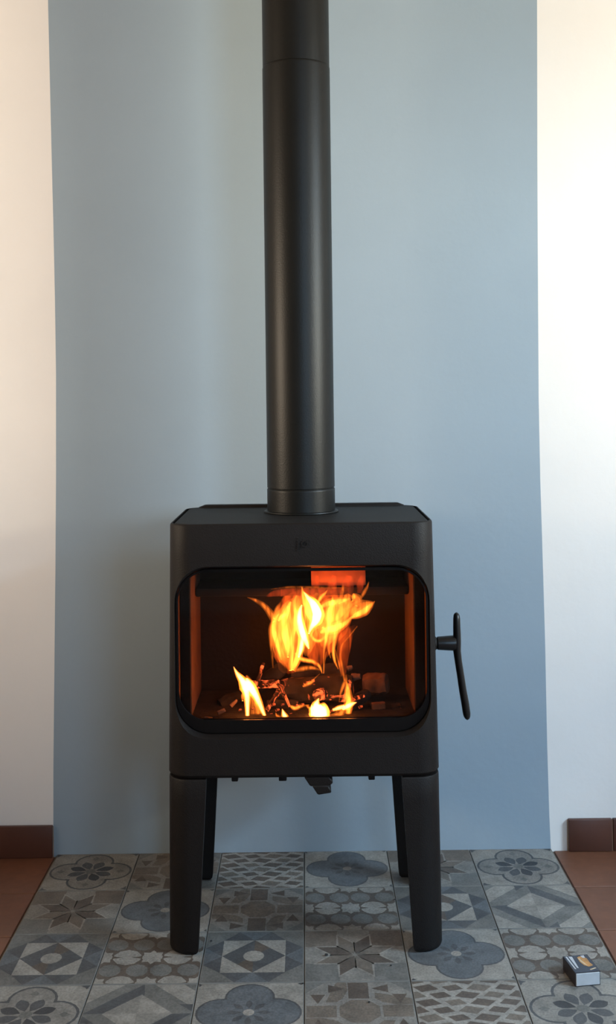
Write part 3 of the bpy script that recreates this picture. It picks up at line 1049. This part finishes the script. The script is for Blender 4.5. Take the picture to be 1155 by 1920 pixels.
FL = [
    # broad translucent body
    ([(548, 1262, 8), (540, 1232, 26), (541, 1195, 36), (552, 1160, 40), (566, 1130, 34), (580, 1104, 10)], 2.335, 'flame_body', .6),
    ([(596, 1250, 6), (596, 1220, 26), (604, 1190, 36), (618, 1158, 42), (632, 1128, 32), (642, 1104, 8)], 2.34, 'flame_body', .6),
    ([(645, 1268, 4), (643, 1240, 10), (646, 1205, 14), (655, 1185, 10), (668, 1172, 2)], 2.33, 'flame_body', .8),
    ([(545, 1255, 5), (535, 1225, 20), (533, 1195, 24), (538, 1165, 26), (550, 1140, 20), (560, 1118, 5)], 2.32, 'flame_haze', .5),
    ([(606, 1215, 4), (612, 1195, 16), (620, 1170, 24), (632, 1148, 24), (646, 1130, 16), (655, 1114, 4)], 2.32, 'flame_haze', .5),
    ([(575, 1230, 4), (578, 1200, 16), (582, 1165, 20), (590, 1135, 18), (596, 1112, 5)], 2.31, 'flame_haze', .5),
    # left wisps and column
    ([(513, 1166, 5), (508, 1152, 7), (500, 1141, 6), (490, 1132, 5), (478, 1125, 3.5), (464, 1120, 1)], 2.31, 'flame_orange', .9),
    ([(514, 1160, 4), (518, 1146, 5), (523, 1136, 4), (527, 1128, .8)], 2.31, 'flame_orange', .9),
    ([(512, 1252, 1.5), (510, 1225, 3), (509, 1200, 5), (510, 1178, 7), (513, 1160, 4), (515, 1150, 1)], 2.305, 'flame_orange', .9),
    ([(527, 1236, 1.5), (522, 1216, 6), (516, 1194, 8), (513, 1174, 7), (518, 1158, 4), (524, 1150, 1)], 2.30, 'flame_yellow', .9),
    ([(533, 1232, 1.5), (527, 1214, 3), (524, 1196, 3), (522, 1180, 1)], 2.29, 'flame_orange', .9),
    ([(540, 1232, 3), (539, 1210, 10), (534, 1188, 13), (532, 1166, 11), (538, 1146, 9), (545, 1128, 3)], 2.315, 'flame_yellow', .9),
    ([(522, 1164, 3), (527, 1157, 6), (534, 1153, 5), (538, 1148, 1)], 2.295, 'flame_yellow', .9),
    # middle columns
    ([(545, 1257, 5), (546, 1240, 6), (548, 1218, 6), (548, 1196, 6), (554, 1172, 8), (556, 1150, 9), (552, 1130, 6), (556, 1116, 1)], 2.30, 'flame_yellow', .9),
    ([(549, 1256, 5), (556, 1238, 9), (562, 1214, 9), (563, 1194, 8), (558, 1176, 5)], 2.285, 'flame_yellow', .9),
    ([(579, 1216, 2), (574, 1204, 7), (567, 1186, 10), (562, 1166, 9), (562, 1148, 6), (566, 1134, 2)], 2.275, 'flame_white', .9),
    ([(560, 1232, 3), (564, 1218, 6), (566, 1204, 6), (566, 1192, 2)], 2.27, 'flame_white', .9),
    ([(579, 1188, 2), (584, 1176, 6), (592, 1163, 13), (594, 1148, 15), (586, 1131, 11), (577, 1120, 6), (569, 1109, 1)], 2.27, 'flame_white', .9),
    ([(590, 1172, 5), (578, 1150, 9), (572, 1130, 9), (568, 1112, 4), (566, 1100, 1)], 2.285, 'flame_yellow', .9),
    # tail at the bottom
    ([(604, 1262, 1), (599, 1250, 3.5), (588, 1241, 4.5), (574, 1238, 5), (562, 1234, 5), (554, 1224, 3)], 2.275, 'flame_yellow', .9),
    ([(600, 1256, 2), (584, 1252, 4), (566, 1254, 5), (552, 1258, 3)], 2.30, 'flame_orange', .9),
    # ring in the middle
    ([(597, 1176, 3), (588, 1181, 3.5), (584, 1191, 4), (590, 1200, 4.5), (601, 1201, 4.5), (610, 1193, 4.5), (612, 1183, 4), (604, 1176, 3)], 2.265, 'flame_yellow', .9),
    # right-hand columns
    ([(607, 1262, 1), (607, 1240, 2), (608, 1215, 3), (612, 1195, 6), (616, 1172, 8), (618, 1150, 9), (622, 1134, 6), (624, 1118, 1)], 2.29, 'flame_yellow', .9),
    ([(634, 1254, 1), (628, 1240, 3), (625, 1222, 4), (627, 1202, 5), (630, 1182, 7), (632, 1160, 7), (636, 1142, 2)], 2.28, 'flame_yellow', .9),
    ([(620, 1234, 1), (616, 1216, 3), (618, 1198, 4), (622, 1180, 3)], 2.275, 'flame_orange', .9),
    ([(601, 1186, 4), (612, 1181, 10), (630, 1177, 11), (648, 1168, 7), (660, 1156, 3)], 2.285, 'flame_yellow', .9),
    ([(656, 1160, 2), (668, 1153, 8), (682, 1146, 10), (693, 1137, 7), (703, 1127, 1)], 2.288, 'flame_yellow', .8),
    ([(610, 1172, 3), (618, 1158, 12), (630, 1146, 16), (644, 1138, 12), (654, 1130, 3)], 2.30, 'flame_haze', .7),
    ([(648, 1142, 2), (658, 1134, 6), (668, 1128, 5), (680, 1126, 1)], 2.282, 'flame_haze', .7),
    ([(640, 1164, 3), (656, 1150, 10), (672, 1140, 14), (686, 1134, 11), (700, 1128, 1)], 2.29, 'flame_orange', .6),
    ([(668, 1136, 5), (670, 1126, 10), (666, 1118, 8), (662, 1112, 1)], 2.285, 'flame_orange', .7),
    ([(662, 1126, 2), (663, 1119, 6), (663, 1113, 2)], 2.275, 'flame_yellow', .9),
    ([(674, 1124, 3), (682, 1112, 4), (688, 1101, 3), (692, 1090, .6)], 2.29, 'flame_orange', .9),
    ([(600, 1140, 3), (612, 1133, 8), (628, 1129, 9), (644, 1126, 6), (656, 1122, 2)], 2.28, 'flame_yellow', .9),
    ([(596, 1130, 3), (602, 1120, 5), (610, 1112, 3), (614, 1106, .6)], 2.275, 'flame_yellow', .9),
    ([(636, 1132, 3), (640, 1116, 4), (643, 1102, 3), (644, 1092, .6)], 2.28, 'flame_orange', .9),
    # thin red strands on the right
    ([(646, 1276, 2.5), (642, 1252, 3), (638, 1230, 2.5), (641, 1210, 2.2), (654, 1194, 1.8), (670, 1174, 1.2)], 2.29, 'flame_orange', .9),
    ([(640, 1268, 1), (637, 1250, 2.5), (632, 1232, 2), (629, 1218, 1)], 2.295, 'flame_orange', .9),
    ([(607, 1262, 1.6), (609, 1240, 1.6), (612, 1222, 1.2)], 2.27, 'flame_orange', .9),
    # licking along the baffle
    ([(500, 1118, 2), (520, 1112, 7), (560, 1111, 9), (600, 1112, 10), (635, 1108, 7), (655, 1104, 2)], 2.322, 'flame_red', .5),
    ([(508, 1105, 1), (540, 1101, 2.5), (580, 1101, 2.5), (620, 1102, 2.5), (650, 1102, 1)], 2.320, 'flame_orange', .5),
    ([(592, 1112, 7), (592, 1095, 8), (594, 1079, 4)], 2.33, 'flame_red', .4),
    ([(622, 1118, 8), (622, 1098, 10), (626, 1079, 5)], 2.33, 'flame_red', .4),
    ([(652, 1118, 10), (652, 1098, 12), (654, 1079, 6)], 2.33, 'flame_red', .4),
    ([(674, 1112, 5), (676, 1094, 7), (680, 1079, 4)], 2.33, 'flame_red', .4),
    # left low flame
    ([(464, 1349, 4), (464, 1325, 5.5), (463, 1303, 8), (460, 1287, 12), (453, 1274, 8), (444, 1262, 4), (438, 1250, .8)], 2.25, 'flame_white', .8),
    ([(499, 1348, 2.5), (492, 1332, 5), (482, 1309, 8), (472, 1292, 11), (466, 1281, 9), (462, 1272, 3)], 2.25, 'flame_white', .8),
    ([(482, 1348, 13), (480, 1325, 11), (474, 1300, 9), (466, 1278, 8), (462, 1266, 2)], 2.262, 'flame_orange', .6),
    ([(455, 1314, 2), (455, 1304, 3.5), (456, 1297, .8)], 2.25, 'flame_yellow', .8),
    # low hot spots
    ([(537, 1349, 7), (533, 1341, 6), (529, 1329, .8)], 2.24, 'flame_white', .9),
    ([(524, 1346, 5), (519, 1341, 3), (517, 1336, .8)], 2.24, 'flame_yellow', .9),
    ([(599, 1350, 19), (599, 1341, 20), (598, 1331, 19), (593, 1322, 10), (598, 1309, .8)], 2.24, 'flame_white', .8),
    ([(588, 1349, 7), (587, 1338, 8), (586, 1328, 7), (584, 1322, 1)], 2.242, 'flame_white', .8),
    ([(609, 1349, 8), (609, 1338, 8), (608, 1328, 7), (607, 1321, 1)], 2.242, 'flame_white', .8),
    ([(584, 1330, 3), (578, 1326, 3), (573, 1322, .8)], 2.24, 'flame_yellow', .8),
    ([(626, 1349, 12), (634, 1342, 9), (642, 1332, 6), (646, 1322, 1)], 2.245, 'flame_orange', .8),
    ([(651, 1349, 4), (653, 1330, 8), (653, 1310, 9), (652, 1292, 6), (650, 1278, 1)], 2.255, 'flame_yellow', .9),
    ([(636, 1316, 1), (638, 1302, 2.5), (643, 1288, 4), (648, 1276, 4), (649, 1264, 1)], 2.26, 'flame_orange', .9),
    ([(624, 1331, 3), (634, 1328, 5), (646, 1324, 4)], 2.24, 'flame_white', .8),
    ([(642, 1330, 3), (652, 1324, 7), (662, 1319, 4), (669, 1317, .8)], 2.24, 'flame_white', .8),
    ([(568, 1287, 3), (574, 1284, 4.5), (584, 1279, 4), (590, 1272, 1.5), (600, 1263, .6)], 2.285, 'flame_yellow', .8),
    ([(545, 1324, 3), (553, 1328, 5), (562, 1325, 4), (570, 1323, 3), (580, 1322, 1)], 2.25, 'flame_yellow', .8),
    ([(540, 1320, .8), (530, 1306, 1.2), (524, 1292, 1.2), (518, 1280, .8)], 2.255, 'flame_orange', .8),
]
for k, (pts, D, mt, dp) in enumerate(FL):
    fo_ = flame(pts, D, mt, dp, seed=k)
    if mt not in ('flame_red', 'flame_body', 'flame_haze'):
        flame_core(pts, D, mt + '_core', dp, fo_, k)

# the light the fire gives off
for nm, px, py, D, e, r in (('fire_glow', 593, 1152, 2.285, 0.42, 0.010), ('ember_glow', 598, 1336, 2.245, 0.2, 0.007)):
    d = bpy.data.lights.new(nm, 'POINT'); d.energy = e; d.color = (1.0, 0.36, 0.10); d.shadow_soft_size = r
    o = bpy.data.objects.new(nm, d); COL.objects.link(o); o.location = P(px, py, D)

# ------------------------------------------------------------------ matchbox
M['card_black'] = surf('black_card', (0.022, 0.018, 0.022), 0.5, 0.15, 60)
M['card_navy'] = surf('navy_print', (0.030, 0.038, 0.055), 0.35, 0.2, 60)
M['card_white'] = surf('grey_white_card', (0.42, 0.42, 0.43), 0.7, 0.06, 60)
M['card_amber'] = surf('amber_print', (0.42, 0.20, 0.06), 0.4, 0.35, 90)
M['card_cream'] = surf('cream_print', (0.50, 0.38, 0.24), 0.4, 0.2, 90)
mb = empty('matchbox', P(1100, 1834, 2.085) * 1.0)
fl = P(1078, 1849, 2.045); frr = P(1127, 1847, 2.045)
bx = Vector((P(1052, 1816, 2.118).x - fl.x, 0.062, 0))
ux = Vector((frr.x - fl.x, 0, 0))
BW, BL, BH = ux.length, 0.062, 0.0255
org = Vector((fl.x, fl.y, 0.0004))
mb.location = (org.x + BW / 2 + bx.x / 2, org.y + BL / 2, 0.0004)
ang = math.atan2(-bx.x, bx.y)
mb.rotation_euler = (0, 0, ang)
tag(mb, 'small black matchbox with a white end on the patterned tiles', 'matchbox')


def mpart(name, bm, mat):
    me = bm_mesh(name, bm)
    o = bpy.data.objects.new(name, me); COL.objects.link(o); me.materials.append(mat); o.parent = mb
    return o


t = 0.0009
bm = bmesh.new()
w2, l2 = BW / 2, BL / 2
oo = [(-w2, 0), (w2, 0), (w2, BH), (-w2, BH)]
ii = [(-w2 + t, t), (w2 - t, t), (w2 - t, BH - t), (-w2 + t, BH - t)]
Vv = [[bm.verts.new((x, y, z)) for x, z in c] for c, y in ((oo, -l2), (oo, l2), (ii, l2), (ii, -l2))]
for k in range(4):
    A, B = Vv[k], Vv[(k + 1) % 4]
    for i in range(4): bm.faces.new((A[i], A[(i + 1) % 4], B[(i + 1) % 4], B[i]))
mpart('sleeve', bm, M['card_black'])
bm = bmesh.new(); box_bm(bm, (-w2 + 0.0014, -l2 - 0.0012, t + 0.0004), (w2 - 0.0014, l2 - 0.001, BH - 0.0014), 0.0006, 1)
mpart('tray', bm, M['card_white'])


def prnt(name, pts, mat, z):
    bm = bmesh.new()
    loft(bm, [[(x * w2, y * l2, BH + z) for x, y in pts], [(x * w2, y * l2, BH + z + 0.0001) for x, y in pts]])
    return mpart(name, bm, mat)


prnt('label_print', [(-0.97, -0.97), (0.97, -0.97), (0.97, 0.97), (-0.97, 0.97)], M['card_navy'], 0.00005)
prnt('label_stripe', [(-0.80, -0.55), (-0.70, -0.60), (-0.70, 0.92), (-0.84, 0.92)], M['card_white'], 0.0002)
prnt('label_stripe', [(-0.58, -0.45), (-0.46, -0.50), (-0.32, 0.85), (-0.60, 0.92)], M['card_white'], 0.0002)
prnt('label_figure', [(0.02, 0.72), (-0.02, 0.2), (0.12, -0.22), (0.38, -0.42), (0.62, -0.38), (0.80, -0.30), (0.70, 0.05), (0.72, 0.55), (0.45, 0.78), (0.22, 0.82)], M['card_amber'], 0.0002)
prnt('label_figure', [(0.04, 0.60), (0.06, 0.2), (0.2, -0.15), (0.36, -0.32), (0.30, -0.05), (0.20, 0.25), (0.14, 0.62)], M['card_cream'], 0.00035)
prnt('label_figure', [(0.36, 0.88), (0.42, 0.62), (0.62, 0.58), (0.66, 0.9)], M['card_white'], 0.00035)
prnt('label_band', [(0.30, -0.72), (0.34, -0.82), (0.88, -0.66), (0.82, -0.58)], M['card_cream'], 0.0002)

# ------------------------------------------------------------------ crumbs on the hearth
M['crumb'] = surf('dark_crumb', (0.02, 0.017, 0.015), 0.8, 0.3, 80)
for k, (px, py, r) in enumerate([(612, 1794, 0.0035), (741, 1692, 0.0022), (568, 1846, 0.0020), (692, 1884, 0.0022), (733, 1816, 0.0020), (396, 1762, 0.0024), (764, 1588 + 30, 0.0018)]):
    D = F * CAM_H / (py - PY - ROLL * (px - PX))
    p = P(px, py, D); p.z = r * 0.75 + 0.0006
    log('crumb', p - Vector((r * .7, 0, 0)), p + Vector((r * .7, r * .4, 0)), r * 0.7, r * 0.55, M['crumb'], 'tiny dark crumb of charcoal on the patterned hearth tiles', 'crumb', 'crumbs on the hearth', n=7, seg=3, seed=60 + k, rough=0.3)
